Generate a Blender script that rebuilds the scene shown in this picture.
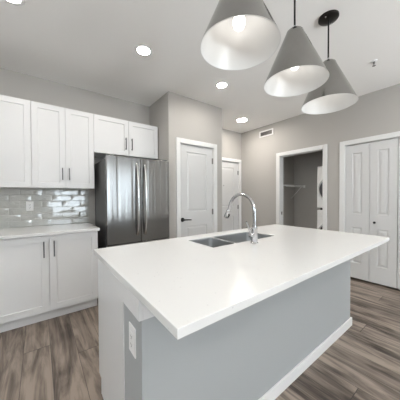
import bpy, bmesh, math, random
from mathutils import Vector, Matrix
random.seed(7)
C = bpy.context.scene
for o in list(bpy.data.objects): bpy.data.objects.remove(o)
COL = C.collection
PI = math.pi

# ------------------------------------------------------------------ camera
CAM_H = 1.264
yaw, pitch, roll = math.radians(36.838), math.radians(-.942), math.radians(-.284)
fw = Vector((math.sin(yaw)*math.cos(pitch), math.cos(yaw)*math.cos(pitch), math.sin(pitch)))
rt = Vector((math.cos(yaw), -math.sin(yaw), 0)); up = rt.cross(fw)
r2 = rt*math.cos(roll)+up*math.sin(roll); u2 = -rt*math.sin(roll)+up*math.cos(roll)
cam = bpy.data.objects.new('camera', bpy.data.cameras.new('camera')); COL.objects.link(cam)
m = Matrix((r2, u2, -fw)).transposed().to_4x4(); m.translation = Vector((0, 0, CAM_H))
cam.matrix_world = m
cam.data.sensor_width = 36; cam.data.lens = 36*215.044/400
cam.data.clip_start = .02
C.camera = cam

# ------------------------------------------------------------------ world, daylight, exposure
C.view_settings.view_transform = 'Standard'; C.view_settings.look = 'None'
C.view_settings.gamma = 1; C.view_settings.use_curve_mapping = False
C.view_settings.exposure = 0.2
w = bpy.data.worlds.new('world'); C.world = w; w.use_nodes = True
w.node_tree.nodes['Background'].inputs[0].default_value = (.80, .91, 1, 1)
w.node_tree.nodes['Background'].inputs[1].default_value = 5.6

def area(name, loc, rot, sx, sy, power, col):
    l = bpy.data.lights.new(name, 'AREA'); l.shape = 'RECTANGLE'; l.size = sx; l.size_y = sy
    l.energy = power; l.color = col
    o = bpy.data.objects.new(name, l); COL.objects.link(o); o.location = loc; o.rotation_euler = rot
    return o
# added uplights outside the windows, standing in for ground bounce to brighten the ceiling
area('patio_fill_light', (1.65, -5.3, .02), (PI, 0, 0), 5.0, 3.2, 1650, (.97, .99, 1))
area('side_fill_light', (-4.3, -.6, .02), (PI, 0, 0), 3.0, 4.5, 1500, (1, .99, .97))
LAMP = 168.0      # recessed light strength
BULB = 4.6      # pendant bulb strength

# ------------------------------------------------------------------ materials
def mat(name, col, rough=.5, metal=0, spec=.5):
    m = bpy.data.materials.new(name); m.use_nodes = True
    b = m.node_tree.nodes['Principled BSDF']
    b.inputs['Base Color'].default_value = (*col, 1); b.inputs['Roughness'].default_value = rough
    b.inputs['Metallic'].default_value = metal; b.inputs['Specular IOR Level'].default_value = spec
    return m
def N(m, t, **k):
    n = m.node_tree.nodes.new(t)
    for a, v in k.items(): setattr(n, a, v)
    return n
def L(m, a, b): m.node_tree.links.new(a, b)
def bsdf(m): return m.node_tree.nodes['Principled BSDF']
def pos(m): return N(m, 'ShaderNodeNewGeometry').outputs['Position']
def bump(m, scale, strength, dist=.01, detail=3, stretch=None):
    no = N(m, 'ShaderNodeTexNoise'); no.inputs['Scale'].default_value = scale; no.inputs['Detail'].default_value = detail
    if stretch:
        mp = N(m, 'ShaderNodeMapping'); mp.inputs['Scale'].default_value = stretch
        L(m, pos(m), mp.inputs['Vector']); L(m, mp.outputs[0], no.inputs['Vector'])
    else: L(m, pos(m), no.inputs['Vector'])
    bp = N(m, 'ShaderNodeBump'); bp.inputs['Strength'].default_value = strength; bp.inputs['Distance'].default_value = dist
    L(m, no.outputs['Fac'], bp.inputs['Height']); L(m, bp.outputs[0], bsdf(m).inputs['Normal'])
    return no
def vary(m, col, amt, scale, stretch=None, detail=3):
    no = N(m, 'ShaderNodeTexNoise'); no.inputs['Scale'].default_value = scale; no.inputs['Detail'].default_value = detail
    mp = N(m, 'ShaderNodeMapping'); mp.inputs['Scale'].default_value = stretch or (1, 1, 1)
    L(m, pos(m), mp.inputs['Vector']); L(m, mp.outputs[0], no.inputs['Vector'])
    mx = N(m, 'ShaderNodeMix', data_type='RGBA')
    mx.inputs[6].default_value = (*[c*(1-amt) for c in col], 1); mx.inputs[7].default_value = (*[min(1, c*(1+amt)) for c in col], 1)
    L(m, no.outputs['Fac'], mx.inputs[0]); L(m, mx.outputs[2], bsdf(m).inputs['Base Color'])

WALLC = (.462, .444, .418)
M_wall = mat('wall_paint', WALLC, .6, spec=.35); vary(M_wall, WALLC, .02, 2); bump(M_wall, 260, .08, .002)
M_ceil = mat('ceiling_paint', (.90, .89, .87), .9, spec=.1); bump(M_ceil, 120, .25, .004)
M_white = mat('white_trim_paint', (.78, .78, .77), .4); bump(M_white, 90, .03, .001)
M_cab = mat('white_cabinet_lacquer', (.74, .74, .74), .35); bump(M_cab, 60, .02, .001)
M_door = mat('white_door_paint', (.65, .65, .645), .38); bump(M_door, 140, .04, .001, stretch=(1, 1, .12))
M_panel = mat('island_panel_paint', (.41, .427, .432), .55, spec=.35); bump(M_panel, 200, .05, .002)
M_black = mat('black_metal', (.015, .015, .016), .35, .6)
M_dark = mat('dark_bronze', (.03, .027, .025), .35, .8)
M_handle = mat('brushed_handle_metal', (.09, .09, .095), .35, 1)
M_chrome = mat('polished_chrome', (.58, .58, .59), .10, 1)
M_hinge = mat('satin_nickel_hinge', (.25, .24, .23), .4, 1)
M_sink = mat('sink_steel', (.52, .53, .535), .38, 1); bump(M_sink, 40, .08, .001, stretch=(1, 12, 1))
M_divider = mat('satin_divider_steel', (.72, .72, .72), .5, .2)
M_plastic = mat('white_plastic', (.86, .86, .85), .3)
M_slot = mat('dark_slot', (.05, .05, .05), .6)
M_enamel = mat('white_enamel', (.88, .88, .87), .25)
M_glass_dark = mat('dark_door_glass', (.10, .10, .11), .1)
M_liner = mat('white_shade_liner', (.80, .80, .79), .28)
M_grout = mat('grout', (.6, .6, .58), .8)
M_wire = mat('white_coated_wire', (.85, .85, .84), .4)
M_void = mat('duct_shade', (.09, .085, .08), .8)

def brushed(name, col, rough, stretch, b=.12):
    m = mat(name, col, rough, 1); vary(m, col, .10, 30, stretch, 4)
    no = bump(m, 30, b, .001, stretch=stretch)
    return m
M_steel = brushed('brushed_stainless', (.27, .267, .26), .20, (30, 30, .25), .10)
# gentle waviness of the stainless fronts
_bp = [n for n in M_steel.node_tree.nodes if n.type == 'BUMP'][0]
_n2 = N(M_steel, 'ShaderNodeTexNoise'); _n2.inputs['Scale'].default_value = 1; _n2.inputs['Detail'].default_value = 1
_mp = N(M_steel, 'ShaderNodeMapping'); _mp.inputs['Scale'].default_value = (13, 13, .4)
L(M_steel, pos(M_steel), _mp.inputs['Vector']); L(M_steel, _mp.outputs[0], _n2.inputs['Vector'])
_b2 = N(M_steel, 'ShaderNodeBump'); _b2.inputs['Strength'].default_value = .55; _b2.inputs['Distance'].default_value = .02
L(M_steel, _n2.outputs['Fac'], _b2.inputs['Height']); L(M_steel, _b2.outputs[0], _bp.inputs['Normal'])
M_fside = mat('fridge_side_grey', (.10, .10, .10), .45)

M_nickel = mat('brushed_nickel_shade', (.31, .302, .288), .17, 1)
vary(M_nickel, (.31, .302, .288), .12, 14, (1, 1, .5), 3); bump(M_nickel, 30, .04, .001, stretch=(1, 1, 4))

# quartz with fine flecks
QC = (.76, .76, .75)
M_quartz = mat('white_quartz', QC, .23)
vo = N(M_quartz, 'ShaderNodeTexVoronoi'); vo.inputs['Scale'].default_value = 42; L(M_quartz, pos(M_quartz), vo.inputs['Vector'])
cr = N(M_quartz, 'ShaderNodeValToRGB'); cr.color_ramp.elements[0].position = .07; cr.color_ramp.elements[1].position = .16
cr.color_ramp.elements[0].color = (0, 0, 0, 1); cr.color_ramp.elements[1].color = (1, 1, 1, 1)
L(M_quartz, vo.outputs['Distance'], cr.inputs[0])
ns = N(M_quartz, 'ShaderNodeTexNoise'); ns.inputs['Scale'].default_value = 14; L(M_quartz, pos(M_quartz), ns.inputs['Vector'])
gt = N(M_quartz, 'ShaderNodeMath', operation='GREATER_THAN'); gt.inputs[1].default_value = .56; L(M_quartz, ns.outputs['Fac'], gt.inputs[0])
inv = N(M_quartz, 'ShaderNodeMath', operation='SUBTRACT'); inv.inputs[0].default_value = 1; L(M_quartz, cr.outputs[0], inv.inputs[1])
mu = N(M_quartz, 'ShaderNodeMath', operation='MULTIPLY'); L(M_quartz, inv.outputs[0], mu.inputs[0]); L(M_quartz, gt.outputs[0], mu.inputs[1])
mx = N(M_quartz, 'ShaderNodeMix', data_type='RGBA'); mx.inputs[6].default_value = (*QC, 1); mx.inputs[7].default_value = (.60, .60, .60, 1)
L(M_quartz, mu.outputs[0], mx.inputs[0]); L(M_quartz, mx.outputs[2], bsdf(M_quartz).inputs['Base Color'])

# glazed tile
M_tile = mat('glazed_grey_tile', (.5, .5, .48), .07, spec=.8)
bump(M_tile, 1, .7, .004, 2, stretch=(24, 24, 55)); bsdf(M_tile).inputs['Coat Weight'].default_value = 1; bsdf(M_tile).inputs['Coat IOR'].default_value = 1.75; bsdf(M_tile).inputs['Coat Roughness'].default_value = .04
rn = N(M_tile, 'ShaderNodeTexNoise'); rn.inputs['Scale'].default_value = 9; L(M_tile, pos(M_tile), rn.inputs['Vector'])
mt = N(M_tile, 'ShaderNodeMix', data_type='RGBA'); mt.inputs[6].default_value = (.45, .45, .425, 1); mt.inputs[7].default_value = (.56, .56, .53, 1)
L(M_tile, rn.outputs['Fac'], mt.inputs[0]); L(M_tile, mt.outputs[2], bsdf(M_tile).inputs['Base Color'])

# plank floor: boards run along +Y
M_floor = mat('grey_wood_planks', (.2, .17, .15), .42)
def math_(m, op, a, b=None, c=None):
    n = N(m, 'ShaderNodeMath', operation=op)
    for i, v in enumerate((a, b, c)):
        if v is None: continue
        if isinstance(v, (int, float)): n.inputs[i].default_value = v
        else: L(m, v, n.inputs[i])
    return n.outputs[0]
F = M_floor
sep = N(F, 'ShaderNodeSeparateXYZ'); L(F, pos(F), sep.inputs[0])
xs = math_(F, 'DIVIDE', math_(F, 'ADD', sep.outputs[0], 20*.178 - .061), .178)
ix = math_(F, 'FLOOR', xs); fx = math_(F, 'FRACT', xs)
wn = N(F, 'ShaderNodeTexWhiteNoise', noise_dimensions='1D'); L(F, ix, wn.inputs['W'])
ys = math_(F, 'DIVIDE', math_(F, 'ADD', sep.outputs[1], math_(F, 'ADD', math_(F, 'MULTIPLY', wn.outputs['Value'], 3.1), 10)), 1.85)
iy = math_(F, 'FLOOR', ys); fy = math_(F, 'FRACT', ys)
cmb = N(F, 'ShaderNodeCombineXYZ'); L(F, ix, cmb.inputs[0]); L(F, iy, cmb.inputs[1])
wn2 = N(F, 'ShaderNodeTexWhiteNoise', noise_dimensions='2D'); L(F, cmb.outputs[0], wn2.inputs['Vector'])
off = N(F, 'ShaderNodeCombineXYZ'); L(F, math_(F, 'MULTIPLY', wn2.outputs['Value'], 40), off.inputs[2])
vadd = N(F, 'ShaderNodeVectorMath', operation='ADD'); L(F, pos(F), vadd.inputs[0]); L(F, off.outputs[0], vadd.inputs[1])
def grain(sx, sy, sc, det, rough=.6, dis=0):
    mp = N(F, 'ShaderNodeMapping'); mp.inputs['Scale'].default_value = (sx, sy, 1)
    L(F, vadd.outputs[0], mp.inputs[0])
    n = N(F, 'ShaderNodeTexNoise'); n.inputs['Scale'].default_value = sc; n.inputs['Detail'].default_value = det
    n.inputs['Roughness'].default_value = rough; n.inputs['Distortion'].default_value = dis
    L(F, mp.outputs[0], n.inputs['Vector']); return n.outputs['Fac']
g1 = grain(10, 1.1, 1.0, 5, .6, 1.4); g2 = grain(70, 2.0, 1.0, 4); g3 = grain(5, 2.2, 1.3, 2, .5, .5)
tone = math_(F, 'ADD', math_(F, 'ADD', math_(F, 'MULTIPLY', g1, .95), -.105), math_(F, 'ADD', math_(F, 'MULTIPLY', g2, .18), math_(F, 'MULTIPLY', g3, .26)))
tone = math_(F, 'ADD', tone, math_(F, 'MULTIPLY', math_(F, 'SUBTRACT', wn2.outputs['Value'], .5), .10))
rp = N(F, 'ShaderNodeValToRGB'); L(F, tone, rp.inputs[0])
e = rp.color_ramp.elements
e[0].position = .40; e[0].color = (.050, .037, .029, 1); e[1].position = .72; e[1].color = (.34, .275, .225, 1)
x = e.new(.50); x.color = (.125, .097, .079, 1); x = e.new(.60); x.color = (.22, .178, .147, 1)
gap = math_(F, 'MAXIMUM', math_(F, 'GREATER_THAN', math_(F, 'ABSOLUTE', math_(F, 'SUBTRACT', fx, .5)), .491),
            math_(F, 'GREATER_THAN', math_(F, 'ABSOLUTE', math_(F, 'SUBTRACT', fy, .5)), .4985))
mxf = N(F, 'ShaderNodeMix', data_type='RGBA'); L(F, math_(F, 'MULTIPLY', gap, .75), mxf.inputs[0]); L(F, rp.outputs[0], mxf.inputs[6])
mxf.inputs[7].default_value = (.03, .025, .022, 1); L(F, mxf.outputs[2], bsdf(F).inputs['Base Color'])
bpf = N(F, 'ShaderNodeBump'); bpf.inputs['Strength'].default_value = .25; bpf.inputs['Distance'].default_value = .002
L(F, math_(F, 'SUBTRACT', g2, gap), bpf.inputs['Height']); L(F, bpf.outputs[0], bsdf(F).inputs['Normal'])

def emit(name, col, s):
    m = mat(name, col, .4); b = bsdf(m); b.inputs['Emission Color'].default_value = (*col, 1); b.inputs['Emission Strength'].default_value = s
    return m
M_lamp = emit('recessed_lamp_lens', (1, .94, .87), LAMP)
M_bulb = emit('warm_white_bulb', (1, .96, .91), BULB)

# ------------------------------------------------------------------ helpers
ORG = {}
def bx(bm, x0, x1, y0, y1, z0, z1):
    if x0 > x1: x0, x1 = x1, x0
    if y0 > y1: y0, y1 = y1, y0
    if z0 > z1: z0, z1 = z1, z0
    v = [bm.verts.new(p) for p in ((x0,y0,z0),(x1,y0,z0),(x1,y1,z0),(x0,y1,z0),(x0,y0,z1),(x1,y0,z1),(x1,y1,z1),(x0,y1,z1))]
    for f in ((3,2,1,0),(4,5,6,7),(0,1,5,4),(1,2,6,5),(2,3,7,6),(3,0,4,7)): bm.faces.new([v[i] for i in f])
def box(*a):
    bm = bmesh.new(); bx(bm, *a); return bm
def frame_of(axis):
    a = Vector(axis).normalized(); t = Vector((0,0,1)) if abs(a.z) < .9 else Vector((1,0,0))
    u = a.cross(t).normalized(); return a, u, a.cross(u)
def tube(bm, pts, r, seg=12, cap=True):
    pts = [Vector(p) for p in pts]; rs = r if isinstance(r, (list, tuple)) else [r]*len(pts)
    rings = []; u = None
    for i, p in enumerate(pts):
        d = (pts[min(i+1, len(pts)-1)]-pts[max(i-1, 0)]).normalized()
        if u is None: _, u, _ = frame_of(d)
        u = (u-d*u.dot(d)).normalized(); w_ = d.cross(u)
        rings.append([bm.verts.new(p+(u*math.cos(2*PI*k/seg)+w_*math.sin(2*PI*k/seg))*rs[i]) for k in range(seg)])
    for a, b in zip(rings, rings[1:]):
        for k in range(seg): bm.faces.new((a[k], a[(k+1)%seg], b[(k+1)%seg], b[k]))
    if cap: bm.faces.new(rings[0][::-1]); bm.faces.new(rings[-1])
def lathe(bm, c, prof, axis=(0,0,1), seg=32, close=False):
    """prof: (radius, height along axis); radius 0 closes to a point"""
    a, u, w_ = frame_of(axis); c = Vector(c); rings = []
    for r, h in prof:
        if r < 1e-6: rings.append([bm.verts.new(c+a*h)])
        else: rings.append([bm.verts.new(c+a*h+(u*math.cos(2*PI*k/seg)+w_*math.sin(2*PI*k/seg))*r) for k in range(seg)])
    prs = list(zip(rings, rings[1:]))
    if close: prs.append((rings[-1], rings[0]))
    for p, q in prs:
        for k in range(seg):
            k2 = (k+1) % seg
            if len(p) == 1 and len(q) == 1: continue
            if len(p) == 1: bm.faces.new((p[0], q[k2], q[k]))
            elif len(q) == 1: bm.faces.new((p[k], p[k2], q[0]))
            else: bm.faces.new((p[k], p[k2], q[k2], q[k]))
def obj(name, bm, m, parent=None, bevel=0, smooth=False, label=None, seg=2):
    bmesh.ops.recalc_face_normals(bm, faces=bm.faces)
    o_ = Vector((0,0,0))
    if parent is not None: o_ = ORG[parent.name]
    else:
        vs = [v.co for v in bm.verts]
        o_ = Vector((sum(v.x for v in vs)/len(vs), sum(v.y for v in vs)/len(vs), min(v.z for v in vs)))
    for v in bm.verts: v.co -= o_
    me = bpy.data.meshes.new(name); bm.to_mesh(me); bm.free()
    o = bpy.data.objects.new(name, me); COL.objects.link(o); me.materials.append(m)
    if parent is None: o.location = o_
    else: o.parent = parent
    ORG[o.name] = o_
    if smooth:
        for p in me.polygons: p.use_smooth = True
        me.set_sharp_from_angle(angle=math.radians(smooth if smooth is not True else 40))
    if bevel:
        b = o.modifiers.new('bevel', 'BEVEL'); b.width = bevel; b.segments = seg; b.limit_method = 'ANGLE'; b.angle_limit = math.radians(40)
    if label: o['label'] = label
    return o
def tag(o, label, cat, group=None):
    o['label'] = label; o['category'] = cat
    if group: o['group'] = group
    return o
def struct(name, bm, m, parent=None, bevel=0, smooth=False, label=None):
    o = obj(name, bm, m, parent, bevel, smooth)
    o['kind'] = 'structure'
    if label: o['label'] = label
    return o
def thing(name, loc, label, cat, group=None, kind=None):
    o = bpy.data.objects.new(name, None); COL.objects.link(o); o.location = loc; o.empty_display_size = .1
    ORG[o.name] = Vector(loc)
    if label: o['label'] = label
    if cat: o['category'] = cat
    if group: o['group'] = group
    if kind: o['kind'] = kind
    return o
def copy_thing(root, loc, label):
    r = root.copy(); COL.objects.link(r); r.location = loc; r['label'] = label; ORG[r.name] = Vector(loc)
    def kids(a, b):
        for ch in list(a.children):
            c = ch.copy(); COL.objects.link(c); c.parent = b; kids(ch, c)
    kids(root, r); return r

def panel_slab(axis, u0, u1, z0, z1, front, thick, panels, kind):
    """door slab with recessed ('shaker') or raised ('raised') panels on its front.
    axis 'y': faces -Y at y=front, u is X.   axis 'x': faces -X at x=front, u is Y."""
    bm = bmesh.new()
    def P(u, z, d): return (u, front+d, z) if axis == 'y' else (front+d, u, z)
    cache = {}
    def V(u, z, d):
        k = (round(u, 5), round(z, 5), round(d, 5))
        if k not in cache: cache[k] = bm.verts.new(P(u, z, d))
        return cache[k]
    us = sorted({round(v, 5) for v in [u0, u1]+[p[i] for p in panels for i in (0, 1)]})
    zs = sorted({round(v, 5) for v in [z0, z1]+[p[i] for p in panels for i in (2, 3)]})
    def inside(u, z): return any(p[0] < u < p[1] and p[2] < z < p[3] for p in panels)
    for a, b in zip(us, us[1:]):
        for c, d in zip(zs, zs[1:]):
            if inside((a+b)/2, (c+d)/2): continue
            bm.faces.new([V(a,c,0), V(b,c,0), V(b,d,0), V(a,d,0)])
    prof = [(0,0), (.002,.009)] if kind == 'shaker' else [(0,0), (.006,.009), (.016,.010), (.040,.0025), (.043,.0025)]
    for (a, b, c, d) in panels:
        for (i0, d0), (i1, d1) in zip(prof, prof[1:]):
            o_ = [V(a+i0,c+i0,d0), V(b-i0,c+i0,d0), V(b-i0,d-i0,d0), V(a+i0,d-i0,d0)]
            n_ = [V(a+i1,c+i1,d1), V(b-i1,c+i1,d1), V(b-i1,d-i1,d1), V(a+i1,d-i1,d1)]
            for k in range(4): bm.faces.new([o_[k], o_[(k+1)%4], n_[(k+1)%4], n_[k]])
        i1, d1 = prof[-1]
        bm.faces.new([V(a+i1,c+i1,d1), V(b-i1,c+i1,d1), V(b-i1,d-i1,d1), V(a+i1,d-i1,d1)])
    # sides and back following the same subdivision
    for a, b in zip(us, us[1:]):
        bm.faces.new([V(a,z0,0), V(b,z0,0), V(b,z0,thick), V(a,z0,thick)]); bm.faces.new([V(a,z1,0), V(b,z1,0), V(b,z1,thick), V(a,z1,thick)])
    for c, d in zip(zs, zs[1:]):
        bm.faces.new([V(u0,c,0), V(u0,d,0), V(u0,d,thick), V(u0,c,thick)]); bm.faces.new([V(u1,c,0), V(u1,d,0), V(u1,d,thick), V(u1,c,thick)])
    for a, b in zip(us, us[1:]):
        for c, d in zip(zs, zs[1:]): bm.faces.new([V(a,c,thick), V(b,c,thick), V(b,d,thick), V(a,d,thick)])
    return bm

CEIL = 2.715; RX = 3.763; KY = 3.278
# ------------------------------------------------------------------ setting
struct('floor', box(-2.7, 5.0, -3.7, 3.7, -.1, 0), M_floor)
struct('ceiling', box(-2.7, 5.0, -3.7, 3.7, CEIL, CEIL+.12), M_ceil)
struct('wall_kitchen', box(-2.7, 1.446, KY, KY+.12, 0, CEIL), M_wall)
# pantry block: front with door opening 1.622..2.262, top 2.05
bm = bmesh.new()
bx(bm, 1.446, 1.622, 2.645, 2.765, 0, CEIL); bx(bm, 2.262, 2.441, 2.645, 2.765, 0, CEIL); bx(bm, 1.622, 2.262, 2.645, 2.765, 2.045, CEIL)
struct('wall_pantry_front', bm, M_wall)
struct('wall_pantry_left', box(1.446, 1.566, 2.765, 3.42, 0, CEIL), M_wall)
struct('wall_pantry_right', box(2.321, 2.441, 2.765, 3.42, 0, CEIL), M_wall)
struct('wall_pantry_back', box(1.566, 2.321, 3.30, 3.42, 0, CEIL), M_wall)
bm = bmesh.new()
bx(bm, 2.321, 2.765, 3.42, 3.54, 0, CEIL); bx(bm, 3.685, RX, 3.42, 3.54, 0, CEIL); bx(bm, 2.765, 3.685, 3.42, 3.54, 2.045, CEIL)
bx(bm, 2.7, 3.75, 3.60, 3.64, 0, 2.2)
struct('wall_entry', bm, M_wall)
# right wall with the laundry opening (Y 1.63..2.43) and the bifold opening (Y .09..1.32)
OA0, OA1, OB0, OB1, OT = 1.63, 2.43, .09, 1.32, 2.04
bm = bmesh.new()
bx(bm, RX, RX+.12, OA1, 3.54, 0, CEIL); bx(bm, RX, RX+.12, OB1, OA0, 0, CEIL); bx(bm, RX, RX+.12, -3.7, OB0, 0, CEIL)
bx(bm, RX, RX+.12, OA0, OA1, OT, CEIL); bx(bm, RX, RX+.12, OB0, OB1, OT, CEIL)
struct('wall_right', bm, M_wall)
bm = bmesh.new()
bx(bm, 4.62, 4.74, -.1, 2.74, 0, CEIL); bx(bm, RX+.12, 4.62, 2.62, 2.74, 0, CEIL); bx(bm, RX+.12, 4.62, 1.42, 1.50, 0, CEIL); bx(bm, RX+.12, 4.62, -.1, 0, 0, CEIL)
# laundry niche starts at the stub wall at Y 1.00
bm.free(); bm = bmesh.new()
bx(bm, 4.62, 4.74, -.1, 2.74, 0, CEIL); bx(bm, RX+.12, 4.62, 2.62, 2.74, 0, CEIL); bx(bm, RX+.12, 4.62, -.1, 0, 0, CEIL)
struct('wall_closet', bm, M_wall)
# walls behind the camera: patio glazing opening X .2..3.1, added side window
bm = bmesh.new()
bx(bm, -2.7, .35, -3.62, -3.5, 0, CEIL); bx(bm, 1.65, 2.1, -3.62, -3.5, .45, 2.38); bx(bm, 3.0, RX, -3.62, -3.5, 0, CEIL); bx(bm, .35, 3.0, -3.62, -3.5, 2.38, CEIL); bx(bm, .35, 3.0, -3.62, -3.5, 0, .45)
struct('wall_back', bm, M_wall)
bm = bmesh.new()
bx(bm, -2.7, -2.58, -3.5, -1.7, 0, CEIL); bx(bm, -2.7, -2.58, .5, 3.278, 0, CEIL); bx(bm, -2.7, -2.58, -1.7, .5, 0, 1.25); bx(bm, -2.7, -2.58, -1.7, .5, 2.2, CEIL)
struct('wall_left', bm, M_wall)
bm = bmesh.new()
for xx in (.35, .98, 1.60, 2.1, 2.53, 2.95): bx(bm, xx, xx+.05, -3.6, -3.52, .45, 2.38)
for xa, xb in ((.35, 1.65), (2.1, 3.0)): bx(bm, xa, xb, -3.6, -3.52, .45, .51); bx(bm, xa, xb, -3.6, -3.52, 2.32, 2.38)
struct('window_1', bm, M_white, bevel=.004)
bm = bmesh.new()
for yy in (-1.7, -.63, .44): bx(bm, -2.68, -2.6, yy, yy+.06, 1.25, 2.2)
bx(bm, -2.68, -2.6, -1.7, .5, 1.25, 1.31); bx(bm, -2.68, -2.6, -1.7, .5, 2.14, 2.2)
struct('added_side_window', bm, M_white, bevel=.004)  # unseen window, added on the left to even out the room light

# baseboards
BH, BT = .09, .013
def base(name, *a): struct(name, box(*a), M_white, bevel=.003)
base('baseboard_pantry', 1.446, 1.561, 2.645-BT, 2.6445, 0, BH)
base('baseboard_pantry_right', 2.323, 2.441+BT, 2.645-BT, 2.6445, 0, BH)
base('baseboard_nook', 2.4415, 2.441+BT, 2.645, 3.42, 0, BH)
base('baseboard_right', RX-BT, RX-.0005, 2.499, 3.42, 0, BH)
base('baseboard_right_middle', RX-BT, RX-.0005, 1.381, 1.562, 0, BH)
base('baseboard_right_near', RX-BT, RX-.0005, -3.5, .03, 0, BH)
base('baseboard_closet', RX+.121, 4.6195, 2.62-BT, 2.6195, 0, BH)
base('baseboard_closet_back', 4.62-BT, 4.6195, 1.85, 2.60, 0, BH)

# casings
def casing_y(name, x0, x1, w_, top, y, jamb):      # on a wall facing -Y; x0,x1 outer edges
    bm = bmesh.new()
    bx(bm, x0, x0+w_, y-.016, y-.0005, 0, top); bx(bm, x1-w_, x1, y-.016, y-.0005, 0, top); bx(bm, x0+w_, x1-w_, y-.016, y-.0005, top-w_, top)
    bx(bm, x0+w_-.004, x0+w_+.006, y-.0005, y+jamb, 0, top-w_+.004); bx(bm, x1-w_-.006, x1-w_+.004, y-.0005, y+jamb, 0, top-w_+.004)
    bx(bm, x0+w_, x1-w_, y-.0005, y+jamb, top-w_-.006, top-w_+.004)
    return struct(name, bm, M_white, bevel=.003)
def casing_x(name, y0, y1, w_, top, x, jamb):
    bm = bmesh.new()
    bx(bm, x-.016, x-.0005, y0, y0+w_, 0, top); bx(bm, x-.016, x-.0005, y1-w_, y1, 0, top); bx(bm, x-.016, x-.0005, y0+w_, y1-w_, top-w_, top)
    bx(bm, x-.0005, x+jamb, y0+w_-.004, y0+w_+.006, 0, top-w_+.004); bx(bm, x-.0005, x+jamb, y1-w_-.006, y1-w_+.004, 0, top-w_+.004)
    bx(bm, x-.0005, x+jamb, y0+w_, y1-w_, top-w_-.006, top-w_+.004)
    return struct(name, bm, M_white, bevel=.003)
casing_y('trim_1', 1.561, 2.323, .066, 2.103, 2.645, .12)
casing_y('trim_2', 2.70, 3.752, .066, 2.103, 3.42, .12)
casing_x('trim_3', 1.562, 2.499, .068, 2.105, RX, .125)
casing_x('trim_4', .022, 1.381, .064, 2.097, RX, .125)

# hinged doors (raised two-panel)
def hinge(parent, x, y, z):
    bm = bmesh.new(); tube(bm, [(x, y, z-.045), (x, y, z+.045)], .0075, 10); bx(bm, x-.018, x+.002, y+.004, y+.008, z-.045, z+.045)
    struct('hinge', bm, M_hinge, parent, smooth=True)
def lever(parent, x, y, z, d=1):
    bm = bmesh.new(); lathe(bm, (x, y+.001, z), [(0,.0),(.031,.0),(.031,.009),(.026,.014),(.012,.016),(.011,.05),(0,.05)], (0,-1,0), 24)
    h = struct('door_handle', bm, M_black, parent, smooth=True)
    bm = bmesh.new(); tube(bm, [(x, y-.045, z), (x+d*.03, y-.052, z), (x+d*.075, y-.052, z-.002), (x+d*.125, y-.050, z-.005)], [.010,.0095,.0085,.007], 12)
    struct('lever', bm, M_black, h, smooth=True)
d1 = thing('door_1', (1.942, 2.66, 0), None, None, kind='structure')
S = struct('door_slab', panel_slab('y', 1.636, 2.248, .008, 2.026, 2.662, .035, [(1.748,2.130,1.035,1.925),(1.748,2.130,.22,.825)], 'raised'), M_door, d1)
for z in (1.83, 1.02, .25): hinge(d1, 2.250, 2.653, z)
lever(d1, 1.672, 2.662, .925)
d2 = thing('door_2', (3.2, 3.44, 0), None, None, kind='structure')
struct('door_slab', panel_slab('y', 2.776, 3.674, .008, 2.026, 3.437, .035, [(2.90,3.53,1.035,1.90),(2.90,3.53,.22,.825)], 'raised'), M_door, d2)
for z in (1.80, 1.02, .25): hinge(d2, 3.668, 3.428, z)
lever(d2, 2.84, 3.437, .925)
bm = bmesh.new(); lathe(bm, (3.22, 3.4375, 1.5), [(0,0),(.010,0),(.010,.004),(.006,.006),(0,.006)], (0,-1,0), 16)
struct('peephole', bm, M_hinge, d2, smooth=True)
d3 = thing('door_3', (RX+.03, .7, 0), None, None, kind='structure')
lv = [(1.010,1.309),(.708,1.006),(.398,.702),(.094,.394)]
for a, b in lv:
    near = abs((b-a)-.3)
    p0, p1 = a+.088, b-.088
    struct('door_leaf', panel_slab('x', a, b, .03, 2.020, RX+.022, .034, [(p0,p1,.99,1.90),(p0,p1,.26,.79)], 'raised'), M_door, d3)
for yy in (.945, .455):
    bm = bmesh.new(); lathe(bm, (RX+.0225, yy, .885), [(0,0),(.009,0),(.008,.012),(.016,.020),(.0165,.027),(.010,.033),(0,.034)], (-1,0,0), 20)
    struct('door_knob', bm, M_black, d3, smooth=True)
bm = box(RX+.02, RX+.055, .092, 1.313, 2.028, 2.0355)
struct('top_track', bm, M_dark, d3)
# strike plate on the laundry jamb
st = tag(obj('strike_plate', box(RX+.045, RX+.075, OA1-.0125, OA1-.0095, .90, .96), M_hinge), 'small metal strike plate on the left jamb of the laundry opening', 'strike plate')

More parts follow.
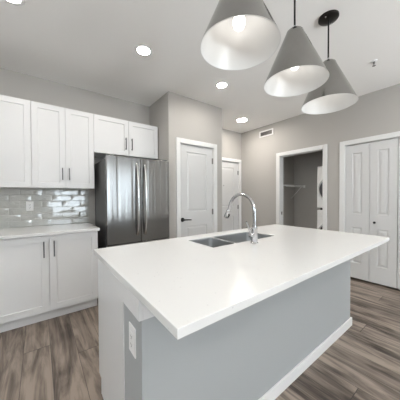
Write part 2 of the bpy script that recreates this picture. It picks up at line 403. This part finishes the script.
# ------------------------------------------------------------------ recessed lights
dl = thing('recessed_light', (.851, 2.059, CEIL), 'round recessed ceiling light nearest above the wall cabinets, left of the pantry corner', 'ceiling light', 'round recessed ceiling lights')
bm = bmesh.new(); lathe(bm, (.851,2.059,CEIL), [(.060,-.004),(.085,-.003),(.088,0),(.060,0)], close=True, seg=40)
obj('trim_ring', bm, M_white, dl, smooth=True)
bm = bmesh.new(); lathe(bm, (.851,2.059,CEIL), [(0,-.006),(.045,-.006),(.060,-.003),(.060,-.0005),(0,-.0005)], seg=40)
obj('lamp_lens', bm, M_lamp, dl, smooth=True)
for loc, lab in (((1.93,2.086,CEIL), 'round recessed ceiling light in front of the pantry door, above the sink end'),
                 ((3.114,2.811,CEIL), 'round recessed ceiling light in the entry nook, farthest back by the air vent'),
                 ((-0.146,2.066,CEIL), 'round recessed ceiling light cut by the top left corner of the photo'),
                 ((-1.3,-1.2,CEIL), 'added unseen recessed ceiling light behind the camera, left'), ((2.9,-1.2,CEIL), 'added unseen recessed ceiling light behind the camera, right'),  # from here on unseen lamps, added to even out the room light
                 ((2.9,-.1,CEIL), 'added unseen recessed ceiling light right of the pendants, out of frame'), ((.8,-1.2,CEIL), 'added unseen recessed ceiling light behind the camera, middle')):
    c_ = copy_thing(dl, loc, lab)
    if 'entry nook' in lab: c_.scale = (1.5, 1.5, 1)

# ------------------------------------------------------------------ pendants
def pendant(x, y, z, label):
    """z = rim height"""
    t = thing('pendant_light', (x, y, z), label, 'pendant light', 'conical pendant lights over the island')
    R, H = .200, .352
    prof = [(R,0),(.060,H-.035),(.052,H-.014),(.040,H-.003),(.018,H),(0,H)]
    bm = bmesh.new(); lathe(bm, (x,y,z), prof, seg=64)
    obj('lamp_shade', bm, M_nickel, t, smooth=60)
    prof = [(R-.0005,.0),(R+.001,-.002),(R-.004,-.001),(.060-.003,H-.040),(.036,H-.010),(0,H-.009)]
    bm = bmesh.new(); lathe(bm, (x,y,z), prof, seg=64)
    obj('shade_liner', bm, M_liner, t, smooth=50, label='white inside of the shade')
    bm = bmesh.new(); lathe(bm, (x,y,z), [(0,H-.012),(.020,H-.012),(.020,.213),(.016,.205),(0,.205)], seg=24)
    obj('lamp_socket', bm, M_plastic, t, smooth=True)
    c = .128
    bm = bmesh.new(); lathe(bm, (x,y,z), [(.013,c+.078),(.014,c+.055),(.022,c+.030),(.030,c+.008),(.031,c-.008),(.025,c-.026),(.014,c-.037),(0,c-.041)], seg=24)
    obj('light_bulb', bm, M_bulb, t, smooth=True)
    bm = bmesh.new(); lathe(bm, (x,y,z), [(0,H),(.011,H),(.011,H+.012),(.006,H+.018),(.006,H+.028),(0,H+.028)], seg=20)
    obj('swivel_joint', bm, M_chrome, t, smooth=True)
    top = CEIL-z
    bm = bmesh.new(); tube(bm, [(x,y,z+H+.027),(x,y,z+top-.022)], .0060, 12)
    obj('hanging_rod', bm, M_black, t, smooth=True)
    bm = bmesh.new(); lathe(bm, (x,y,z), [(0,top-.026),(.030,top-.026),(.068,top-.019),(.074,top-.012),(.074,top-.0005),(0,top-.0005)], seg=40)
    cn = obj('ceiling_canopy', bm, M_dark, t, smooth=True)
    for s in (-1, 1):
        bm = bmesh.new(); lathe(bm, (x+s*.05, y, z+top-.0225), [(0,-.005),(.006,-.003),(.007,.001),(0,.001)], seg=12)
        obj('screw', bm, M_chrome, cn, smooth=True)
pendant(.830, .768, 2.025, 'brushed grey cone pendant nearest the camera, cut by the top edge')
pendant(1.385, .783, 2.022, 'brushed grey cone pendant in the middle of the three')
pendant(1.905, .788, 2.008, 'brushed grey cone pendant farthest right, its round black ceiling canopy in view')

# ------------------------------------------------------------------ kitchen wall: base cabinets, counter, tiles, uppers
def bar_handle(parent, x, y, z0, z1):
    bm = bmesh.new()
    bx(bm, x-.005, x+.005, y-.034, y-.025, z0, z1)
    for z in (z0+.012, z1-.012): bx(bm, x-.004, x+.004, y-.026, y+.001, z-.004, z+.004)
    obj('handle', bm, M_handle, parent, bevel=.0015, label='slim grey metal bar handle')
def base_cab(x0, x1, label, end=True):
    t = thing('base_cabinet', ((x0+x1)/2, 2.96, 0), label, 'cabinet', 'white base cabinets along the tiled wall')
    obj('carcass', box(x0+.001, x1-.001, 2.667, KY-.001, .10, .883), M_cab, t)
    obj('toe_kick', box(x0+.001, x1-.001, 2.712, 2.73, 0, .10), M_cab, t)
    mid = (x0+x1)/2
    for a, b, hx in ((x0+.002, mid-.0018, mid-.042), (mid+.0018, x1-.002, mid+.042)):
        d = obj('door', panel_slab('y', a, b, .112, .878, 2.645, .021, [(a+.062,b-.062,.176,.814)], 'shaker'), M_cab, t)
        bar_handle(d, hx, 2.645, .665, .825)
base_cab(-.380, .530, 'white shaker base cabinet with two doors and grey bar handles under the quartz counter')
base_cab(-1.292, -.382, 'white shaker base cabinet continuing left of the one in view')
ct = obj('countertop', box(-1.30, .547, 2.618, KY-.0005, .884, .914), M_quartz, bevel=.002)
tag(ct, 'white quartz countertop along the tiled kitchen wall', 'countertop')
# tiles
t = thing('backsplash', (-.35, KY, .914), 'glossy wavy grey glazed tile backsplash between counter and wall cabinets', 'backsplash')
obj('grout_bed', box(-1.29, .545, KY-.006, KY-.0005, .9145, 1.3685), M_grout, t)
bm = bmesh.new(); rows = 6; th = (1.3675-.9155)/rows; tw = .205
for r in range(rows):
    x = .543 if r % 2 == 0 else .543-tw/2
    spans = []
    if r % 2: spans.append((.543-tw/2+.0015, .543))
    while x > -1.28: spans.append((max(x-tw+.0015, -1.288), x)); x -= tw
    for a, b in spans:
        z0 = .9155+r*th; z1 = z0+th-.002
        tx, tz = random.uniform(-.008, .008), random.uniform(-.010, .010)
        nx, nz = 6, 4; g = {}
        for i in range(nx+1):
            for j in range(nz+1):
                u_, v_ = i/nx, j/nz
                e_ = min(min(u_, 1-u_)*(b-a), min(v_, 1-v_)*(z1-z0))
                d = .0105 - (.0012 if e_ < .001 else 0)
                d += (u_-.5)*(b-a)*tx*1.4 + (v_-.5)*(z1-z0)*tz*2 + random.uniform(-.00022, .00022)
                uu = a+.003+(b-a-.006)*(i-1)/(nx-2) if 0 < i < nx else (a if i == 0 else b)
                vv = z0+.003+(z1-z0-.006)*(j-1)/(nz-2) if 0 < j < nz else (z0 if j == 0 else z1)
                g[i,j] = bm.verts.new((uu, KY-d, vv))
        for i in range(nx):
            for j in range(nz): bm.faces.new((g[i,j], g[i+1,j], g[i+1,j+1], g[i,j+1]))
obj('tiles', bm, M_tile, t, smooth=20)

def outlet(name, label, axis, u, z, front, holes=True, wdt=.070, hgt=.115):
    """plate centred at u,z on a wall; axis 'y' faces -Y, 'x' faces -X"""
    def B(bm, u0, u1, d0, d1, z0, z1):
        if axis == 'y': bx(bm, u0, u1, front-d1, front-d0, z0, z1)
        else: bx(bm, front-d1, front-d0, u0, u1, z0, z1)
    loc = (u, front, z-hgt/2) if axis == 'y' else (front, u, z-hgt/2)
    t = thing(name, loc, label, 'outlet')
    bm = bmesh.new(); B(bm, u-wdt/2, u+wdt/2, .0005, .006, z-hgt/2, z+hgt/2)
    obj('cover_plate', bm, M_plastic, t, bevel=.002)
    bm = bmesh.new(); B(bm, u-.0165, u+.0165, .0062, .0085, z-.034, z+.034)
    ins = obj('receptacle', bm, M_plastic, t, bevel=.001)
    bm = bmesh.new()
    for c in (z-.018, z+.016):
        B(bm, u-.0075, u-.0055, .0086, .0090, c-.004, c+.005); B(bm, u+.0055, u+.0075, .0086, .0090, c-.004, c+.004)
        B(bm, u-.002, u+.002, .0086, .0090, c-.011, c-.007)
    obj('socket_slots', bm, M_slot, ins)
outlet('power_outlet', 'white duplex power outlet on the grey tile backsplash', 'y', -.088, 1.160, KY-.0125)

def upper_door(parent, a, b, z0, z1, hx, hz):
    d = obj('door', panel_slab('y', a, b, z0, z1, 2.948, .020, [(a+.057,b-.057,z0+.057,z1-.057)], 'shaker'), M_cab, parent)
    bar_handle(d, hx, 2.948, *hz)
t = thing('wall_cabinet', (.25, 3.1, 1.37), 'tall white two-door wall cabinet next to the fridge, handles at its lower middle', 'cabinet', 'white wall cabinets')
obj('carcass', box(-.057, .558, 2.969, KY-.001, 1.370, 2.300), M_cab, t)
upper_door(t, -.056, .2545, 1.371, 2.300, .222, (1.462,1.600)); upper_door(t, .2575, .558, 1.371, 2.300, .290, (1.462,1.600))
t = thing('wall_cabinet', (-.36, 3.1, 1.37), 'tall white wall cabinet cut by the left edge, no handle in view', 'cabinet', 'white wall cabinets')
obj('carcass', box(-.672, -.058, 2.969, KY-.001, 1.370, 2.300), M_cab, t)
upper_door(t, -.368, -.0595, 1.371, 2.300, -.336, (1.462,1.600)); upper_door(t, -.671, -.371, 1.371, 2.300, -.403, (1.462,1.600))
t = thing('wall_cabinet', (.99, 3.1, 1.825), 'short white two-door wall cabinet above the fridge', 'cabinet', 'white wall cabinets')
obj('carcass', box(.5595, 1.428, 2.969, KY-.001, 1.825, 2.300), M_cab, t)
upper_door(t, .561, .9925, 1.826, 2.300, .952, (1.900,2.058)); upper_door(t, .9955, 1.428, 1.826, 2.300, 1.034, (1.900,2.058))

# ------------------------------------------------------------------ refrigerator
fr = thing('refrigerator', (1.005, 2.9, 0), 'stainless steel french door fridge with curved bar handles beside the pantry wall', 'refrigerator')
obj('body', box(.618, 1.392, 2.625, 3.24, .03, 1.715), M_fside, fr, bevel=.006, label='dark grey fridge body')
def fdoor(x0, x1, z0, z1):
    bm = bmesh.new(); n = 14; r = .012; yf = 2.548; fr_, bk = [], []
    pts = []
    for i in range(n+1):
        u_ = i/n; x_ = x0+(x1-x0)*u_
        bulge = .010*(1-((x_-1.005)/.40)**2)
        pts.append((x_, yf+.010-bulge))
    ring0 = [bm.verts.new((x0, 2.618, z0))]+[bm.verts.new((a,b,z0)) for a,b in pts]+[bm.verts.new((x1, 2.618, z0))]
    ring1 = [bm.verts.new((x0, 2.618, z1))]+[bm.verts.new((a,b,z1)) for a,b in pts]+[bm.verts.new((x1, 2.618, z1))]
    k = len(ring0)
    for i in range(k): bm.faces.new((ring0[i], ring0[(i+1)%k], ring1[(i+1)%k], ring1[i]))
    bm.faces.new(ring0[::-1]); bm.faces.new(ring1); return bm
def fhandle(parent, x, z0, z1):
    n = 18; pts = []
    for i in range(n+1):
        u_ = i/n; b_ = math.sin(PI*u_)**.6 if 0 < u_ < 1 else 0
        pts.append((x, 2.544-.050*b_-.004, z0+(z1-z0)*u_))
    bm = bmesh.new(); tube(bm, pts, .0125, 14)
    for v in bm.verts: v.co.x = x+(v.co.x-x)*1.15
    obj('handle', bm, M_handle_steel, parent, smooth=True, label='curved stainless bar handle')
M_handle_steel = mat('polished_steel_handle', (.70, .70, .70), .18, 1)
fl = obj('door', fdoor(.610, 1.001, .715, 1.735), M_steel, fr, bevel=.004, smooth=True)
fhandle(fl, .955, .80, 1.66)
fr2 = obj('door', fdoor(1.006, 1.400, .715, 1.735), M_steel, fr, bevel=.004, smooth=True)
fhandle(fr2, 1.052, .80, 1.66)
fz = obj('freezer_drawer', fdoor(.610, 1.400, .06, .708), M_steel, fr, bevel=.004, smooth=True)
bm = bmesh.new(); tube(bm, [(.70+.61*i/12, 2.536-.045*min(1, 4*min(i, 12-i)/12), .64) for i in range(13)], .0125, 14)
obj('handle', bm, M_handle_steel, fz, smooth=True)
obj('toe_grille', box(.625, 1.385, 2.60, 2.62, .005, .055), M_black, fr)
for x0, x1 in ((.625, .70), (1.31, 1.385)): obj('hinge_cover', box(x0, x1, 2.57, 2.66, 1.7355, 1.750), M_fside, fr, bevel=.003)

# ------------------------------------------------------------------ island
isl = thing('kitchen_island', (1.36, 1.16, 0), 'white kitchen island with pale blue grey back panel and white baseboard', 'kitchen island')
IX0, IX1 = .305, 2.417; PW0, PW1 = .790, 1.005
obj('back_panel', box(IX0+.004, IX1, PW0, PW1, 0, .8835), M_panel, isl, label='smooth pale blue grey painted back panel')
bm = bmesh.new()
bx(bm, IX0, IX0+.018, PW1+.0005, 1.53, .0, .8835)
for v in list(bm.verts):
    pass
bm.free()
bm = bmesh.new()     # end panel with toe-kick notch
prof = [(PW1+.0005,0),(1.475,0),(1.475,.10),(1.535,.10),(1.535,.8835),(PW1+.0005,.8835)]
a_ = [bm.verts.new((IX0,y,z)) for y,z in prof]; b_ = [bm.verts.new((IX0+.018,y,z)) for y,z in prof]
bm.faces.new(a_); bm.faces.new(b_[::-1])
for i in range(6): bm.faces.new((a_[i], a_[(i+1)%6], b_[(i+1)%6], b_[i]))
obj('end_panel', bm, M_cab, isl, bevel=.001, label='plain white end panel')
bm = bmesh.new()
bx(bm, IX0+.019, .90, PW1+.0005, 1.51, .10, .8835); bx(bm, 1.72, IX1, PW1+.0005, 1.51, .10, .8835); bx(bm, .90, 1.72, PW1+.0005, 1.51, .10, .66)
obj('cabinet_body', bm, M_cab, isl)
obj('toe_kick', box(IX0+.019, IX1, 1.455, 1.473, 0, .0995), M_cab, isl)
for k in range(4):
    x0 = IX0+.022+k*.5235
    obj('cabinet_door', box(x0, x0+.5205, 1.511, 1.53, .112, .878), M_cab, isl, bevel=.002)
# wooden apron wrapping the top of the back panel
bm = bmesh.new()
bx(bm, IX0-.012, IX0+.0035, PW0-.014, 1.062, .795, .8835); bx(bm, IX0+.0036, IX1+.012, PW0-.014, PW0-.0005, .795, .8835)
obj('apron', bm, M_cab, isl, bevel=.0015, label='white trim board under the counter')
bm = bmesh.new()
bx(bm, IX0+.004, IX1+.014, PW0-.014, PW0-.0005, 0, .078); bx(bm, IX1+.0005, IX1+.014, PW0-.0004, 1.45, 0, .078)
obj('baseboard', bm, M_white, isl, bevel=.003)

# island worktop with the sink cut-out
HX0, HX1, HY0, HY1 = .950, 1.668, 1.120, 1.440
def slab_hole(xs, ys, z0, z1):
    bm = bmesh.new(); T = {}; B_ = {}
    for i, x in enumerate(xs):
        for j, y in enumerate(ys): T[i,j] = bm.verts.new((x,y,z1)); B_[i,j] = bm.verts.new((x,y,z0))
    for i in range(3):
        for j in range(3):
            if i == 1 and j == 1: continue
            bm.faces.new((T[i,j],T[i+1,j],T[i+1,j+1],T[i,j+1])); bm.faces.new((B_[i,j],B_[i,j+1],B_[i+1,j+1],B_[i+1,j]))
    for i in range(3):
        for j in (0, 3): bm.faces.new((T[i,j],T[i+1,j],B_[i+1,j],B_[i,j])); bm.faces.new((T[j,i],T[j,i+1],B_[j,i+1],B_[j,i]))
    for a, b in (((1,1),(2,1)),((2,1),(2,2)),((2,2),(1,2)),((1,2),(1,1))): bm.faces.new((T[a],T[b],B_[b],B_[a]))
    return bm
wt = obj('island_worktop', slab_hole((.288, HX0, HX1, 2.350), (.487, HY0, HY1, 1.577), .884, .914), M_quartz, bevel=.002)
tag(wt, 'white speckled quartz worktop on the island, overhanging the blue grey panel', 'countertop')
# sink
sk = thing('kitchen_sink', (1.31, 1.28, .70), 'undermount stainless double bowl sink set in the island worktop', 'sink')
def bowl(x0, x1, y0, y1, z0, z1, name):
    bm = bmesh.new(); n = 5; r = .035
    def ring(ins, z, rr):
        vs = []
        for cx, cy, a0 in ((x1-ins-rr, y1-ins-rr, 0), (x0+ins+rr, y1-ins-rr, PI/2), (x0+ins+rr, y0+ins+rr, PI), (x1-ins-rr, y0+ins+rr, 1.5*PI)):
            for k in range(n+1):
                a = a0+PI/2*k/n; vs.append(bm.verts.new((cx+rr*math.cos(a), cy+rr*math.sin(a), z)))
        return vs
    rs = [ring(-.003, z1, .03), ring(0, z1, r), ring(.003, z0+.03, r), ring(.012, z0+.008, r), ring(.035, z0, r)]
    outer = [ring(-.003, z1-.002, .03), ring(-.002, z1-.002, r), ring(.001, z0+.028, r), ring(.010, z0+.004, r), ring(.035, z0-.003, r)]
    for q in (rs, outer):
        for a, b in zip(q, q[1:]):
            for k in range(len(a)): bm.faces.new((a[k], a[(k+1)%len(a)], b[(k+1)%len(a)], b[k]))
        bm.faces.new(q[-1])
    a, b = rs[0], outer[0]
    for k in range(len(a)): bm.faces.new((a[k], a[(k+1)%len(a)], b[(k+1)%len(a)], b[k]))
    o = obj(name, bm, M_sink, sk, smooth=50)
    cx, cy = (x0+x1)/2, (y0+y1)/2+.03
    bm = bmesh.new(); lathe(bm, (cx, cy, z0+.0005), [(0,.001),(.028,.001),(.030,.004),(.042,.003),(.045,0),(0,0)], seg=24)
    obj('drain', bm, M_chrome, o, smooth=True)
bowl(.956, 1.190, 1.126, 1.434, .70, .906, 'small_bowl')
bowl(1.214, 1.662, 1.126, 1.434, .68, .906, 'large_bowl')
obj('divider', box(1.1945, 1.2095, 1.131, 1.429, .86, .904), M_divider, sk, bevel=.004)
# faucet
fx_, fy_ = 1.280, 1.035
fc = thing('faucet', (fx_, fy_, .914), 'tall polished chrome gooseneck kitchen faucet at the near edge of the sink', 'faucet')
bm = bmesh.new(); lathe(bm, (fx_,fy_,.914), [(0,.0002),(.029,.0002),(.030,.004),(.027,.009),(.0225,.014),(.022,.10),(.0235,.104),(.0235,.112),(.0165,.120),(.0155,.135),(0,.135)], seg=32)
obj('base', bm, M_chrome, fc, smooth=35)
rad = .130; zc = 1.150
pts = [(fx_,fy_,1.04),(fx_,fy_,1.10)]
for k in range(0, 15):
    a = PI*k/16*1.0; pts.append((fx_, fy_+rad-rad*math.cos(a), zc+rad*math.sin(a)))
pts += [(fx_, fy_+2*rad+.002, zc+.010), (fx_, fy_+2*rad+.012, zc-.006)]
bm = bmesh.new(); tube(bm, pts, .0135, 18); obj('gooseneck_spout', bm, M_chrome, fc, smooth=True)
p0 = Vector((fx_, fy_+2*rad+.010, zc)); d_ = Vector((0, .045, -.095)).normalized()
bm = bmesh.new(); lathe(bm, p0, [(0,0),(.014,0),(.0165,.004),(.018,.025),(.022,.052),(.022,.070),(.017,.075),(0,.075)], d_, 28)
sh = obj('spray_head', bm, M_chrome, fc, smooth=35)
bm = bmesh.new(); bb = p0+d_*.045+Vector((0,-.0225,-.008)); tube(bm, [bb-d_*.012, bb+d_*.014], .006, 10)
obj('spray_button', bm, M_black, sh, smooth=True)
bm = bmesh.new(); lathe(bm, (fx_-.020, fy_, .978), [(0,0),(.0165,0),(.0165,.022),(.014,.030),(.0,.031)], (-1,0,0), 24)
hd = obj('handle_valve', bm, M_chrome, fc, smooth=35)
bm = bmesh.new(); tube(bm, [(fx_-.040,fy_,.986),(fx_-.048,fy_,1.010),(fx_-.066,fy_,1.040),(fx_-.088,fy_,1.080)], [.0095,.009,.0075,.0065], 12)
obj('lever', bm, M_chrome, hd, smooth=True)

outlet('power_outlet', 'white duplex power outlet on the grey end of the island under the worktop', 'x', .886, .665, IX0+.004, wdt=.074, hgt=.120)

# ------------------------------------------------------------------ wall vent, sprinkler
vt = thing('air_vent', (RX, 2.738, 2.49), 'white rectangular air vent grille high on the right wall', 'vent')
bm = bmesh.new()
y0, y1, z0, z1 = 2.570, 2.905, 2.494, 2.624
for a in ((y0,y1,z0,z0+.026),(y0,y1,z1-.026,z1),(y0,y0+.028,z0+.026,z1-.026),(y1-.028,y1,z0+.026,z1-.026)):
    bx(bm, RX-.010, RX-.0005, *a)
obj('frame', bm, M_white, vt, bevel=.002)
obj('duct_shade_sheet', box(RX-.0018, RX-.0006, y0+.028, y1-.028, z0+.026, z1-.026), M_void, vt)  # thin dark sheet on the solid wall, standing in for shade inside a duct
for k in range(5):
    z = z0+.034+k*.0155
    bm = box(RX-.0085, RX-.004, y0+.0285, y1-.0285, z, z+.0045); obj('slat', bm, M_hinge, vt)
sp = thing('sprinkler_head', (2.912, .746, CEIL), 'tiny ceiling sprinkler head right of the pendants', 'sprinkler')
bm = bmesh.new(); lathe(bm, (2.912,.746,CEIL), [(0,-.0005),(.032,-.0005),(.030,-.006),(.014,-.010),(0,-.010)], seg=24); obj('escutcheon', bm, M_plastic, sp, smooth=True)
bm = bmesh.new(); lathe(bm, (2.912,.746,CEIL), [(0,-.0101),(.010,-.0101),(.008,-.03),(.003,-.034),(.003,-.048),(.016,-.050),(.016,-.053),(0,-.053)], seg=16); obj('deflector', bm, M_hinge, sp, smooth=True)

# ------------------------------------------------------------------ laundry closet
def laundry(name, z0, z1, label, cat, cz, panel_top):
    Y0, Y1, X0, X1 = 1.13, 1.845, 4.02, 4.60
    t = thing(name, (4.3, 1.47, z0), label, cat)
    obj('cabinet', box(X0, X1, Y0, Y1, z0, z1), M_enamel, t, bevel=.018, seg=3)
    R = .235; yc = Y1-.020-R
    bm = bmesh.new(); lathe(bm, (X0+.002, yc, cz), [(R-.035,0),(R,0),(R+.004,.02),(R-.006,.045),(R-.018,.052),(R-.035,.040)], (-1,0,0), 48, close=True)
    d = obj('door', bm, M_enamel, t, smooth=True)
    bm = bmesh.new(); lathe(bm, (X0+.002, yc, cz), [(0,.018),(R-.10,.020),(R-.0352,.022),(R-.0352,.001),(0,.001)], (-1,0,0), 48)
    obj('door_glass', bm, M_glass_dark, d, smooth=True)
    if panel_top:
        obj('control_panel', box(X0-.012, X0-.0005, Y0+.02, Y1-.02, z1-.115, z1-.02), M_enamel, t, bevel=.004)
        bm = bmesh.new(); lathe(bm, (X0-.0125, Y1-.12, z1-.068), [(0,0),(.026,0),(.022,.022),(0,.022)], (-1,0,0), 24); obj('dial', bm, M_plastic, t, smooth=True)
laundry('washing_machine', 0.01, 1.012, 'white front-load washing machine, lower of the stack in the closet', 'washing machine', .60, True)
obj_gap = obj('gap_shade', box(4.04, 4.58, 1.15, 1.79, 1.0125, 1.0495), M_slot)  # dark box between the machines, its colour stands in for the gap's shade
tag(obj_gap, 'dark narrow box standing in for the shaded gap between the white washer and dryer', 'gap shade')
laundry('clothes_dryer', 1.05, 1.795, 'white front-load clothes dryer, upper of the stack in the closet', 'dryer', 1.375, False)
ws = thing('wire_shelf', (4.25, 2.45, 1.47), 'white wire shelf on the left wall inside the laundry closet', 'shelf')
bm = bmesh.new(); sy0, sy1, sx0, sx1, sz = 2.375, 2.612, RX+.130, 4.612, 1.485
for y in (sy0, sy0+.01, (sy0+sy1)/2, sy1): tube(bm, [(sx0,y,sz),(sx1,y,sz)], .0045, 8)
tube(bm, [(sx0,sy0,sz-.028),(sx1,sy0,sz-.028)], .006, 8)
x = sx0+.01
while x < sx1: tube(bm, [(x,sy1,sz+.003),(x,sy0+.004,sz+.003),(x,sy0-.002,sz-.004),(x,sy0,sz-.028)], .0028, 6); x += .025
obj('wire_grid', bm, M_wire, ws, smooth=True)
bm = bmesh.new(); tube(bm, [(4.50,sy0+.01,sz-.03),(4.50,sy1,sz-.27)], .005, 8); tube(bm, [(4.50,sy0,sz-.03),(4.50,sy0+.02,sz-.03)], .006, 8)
obj('support_brace', bm, M_wire, ws, smooth=True)
bm = bmesh.new(); bx(bm, 4.600, 4.6195, sy0-.015, sy0+.02, sz-.045, sz+.012); obj('end_bracket', bm, M_wire, ws, bevel=.003)
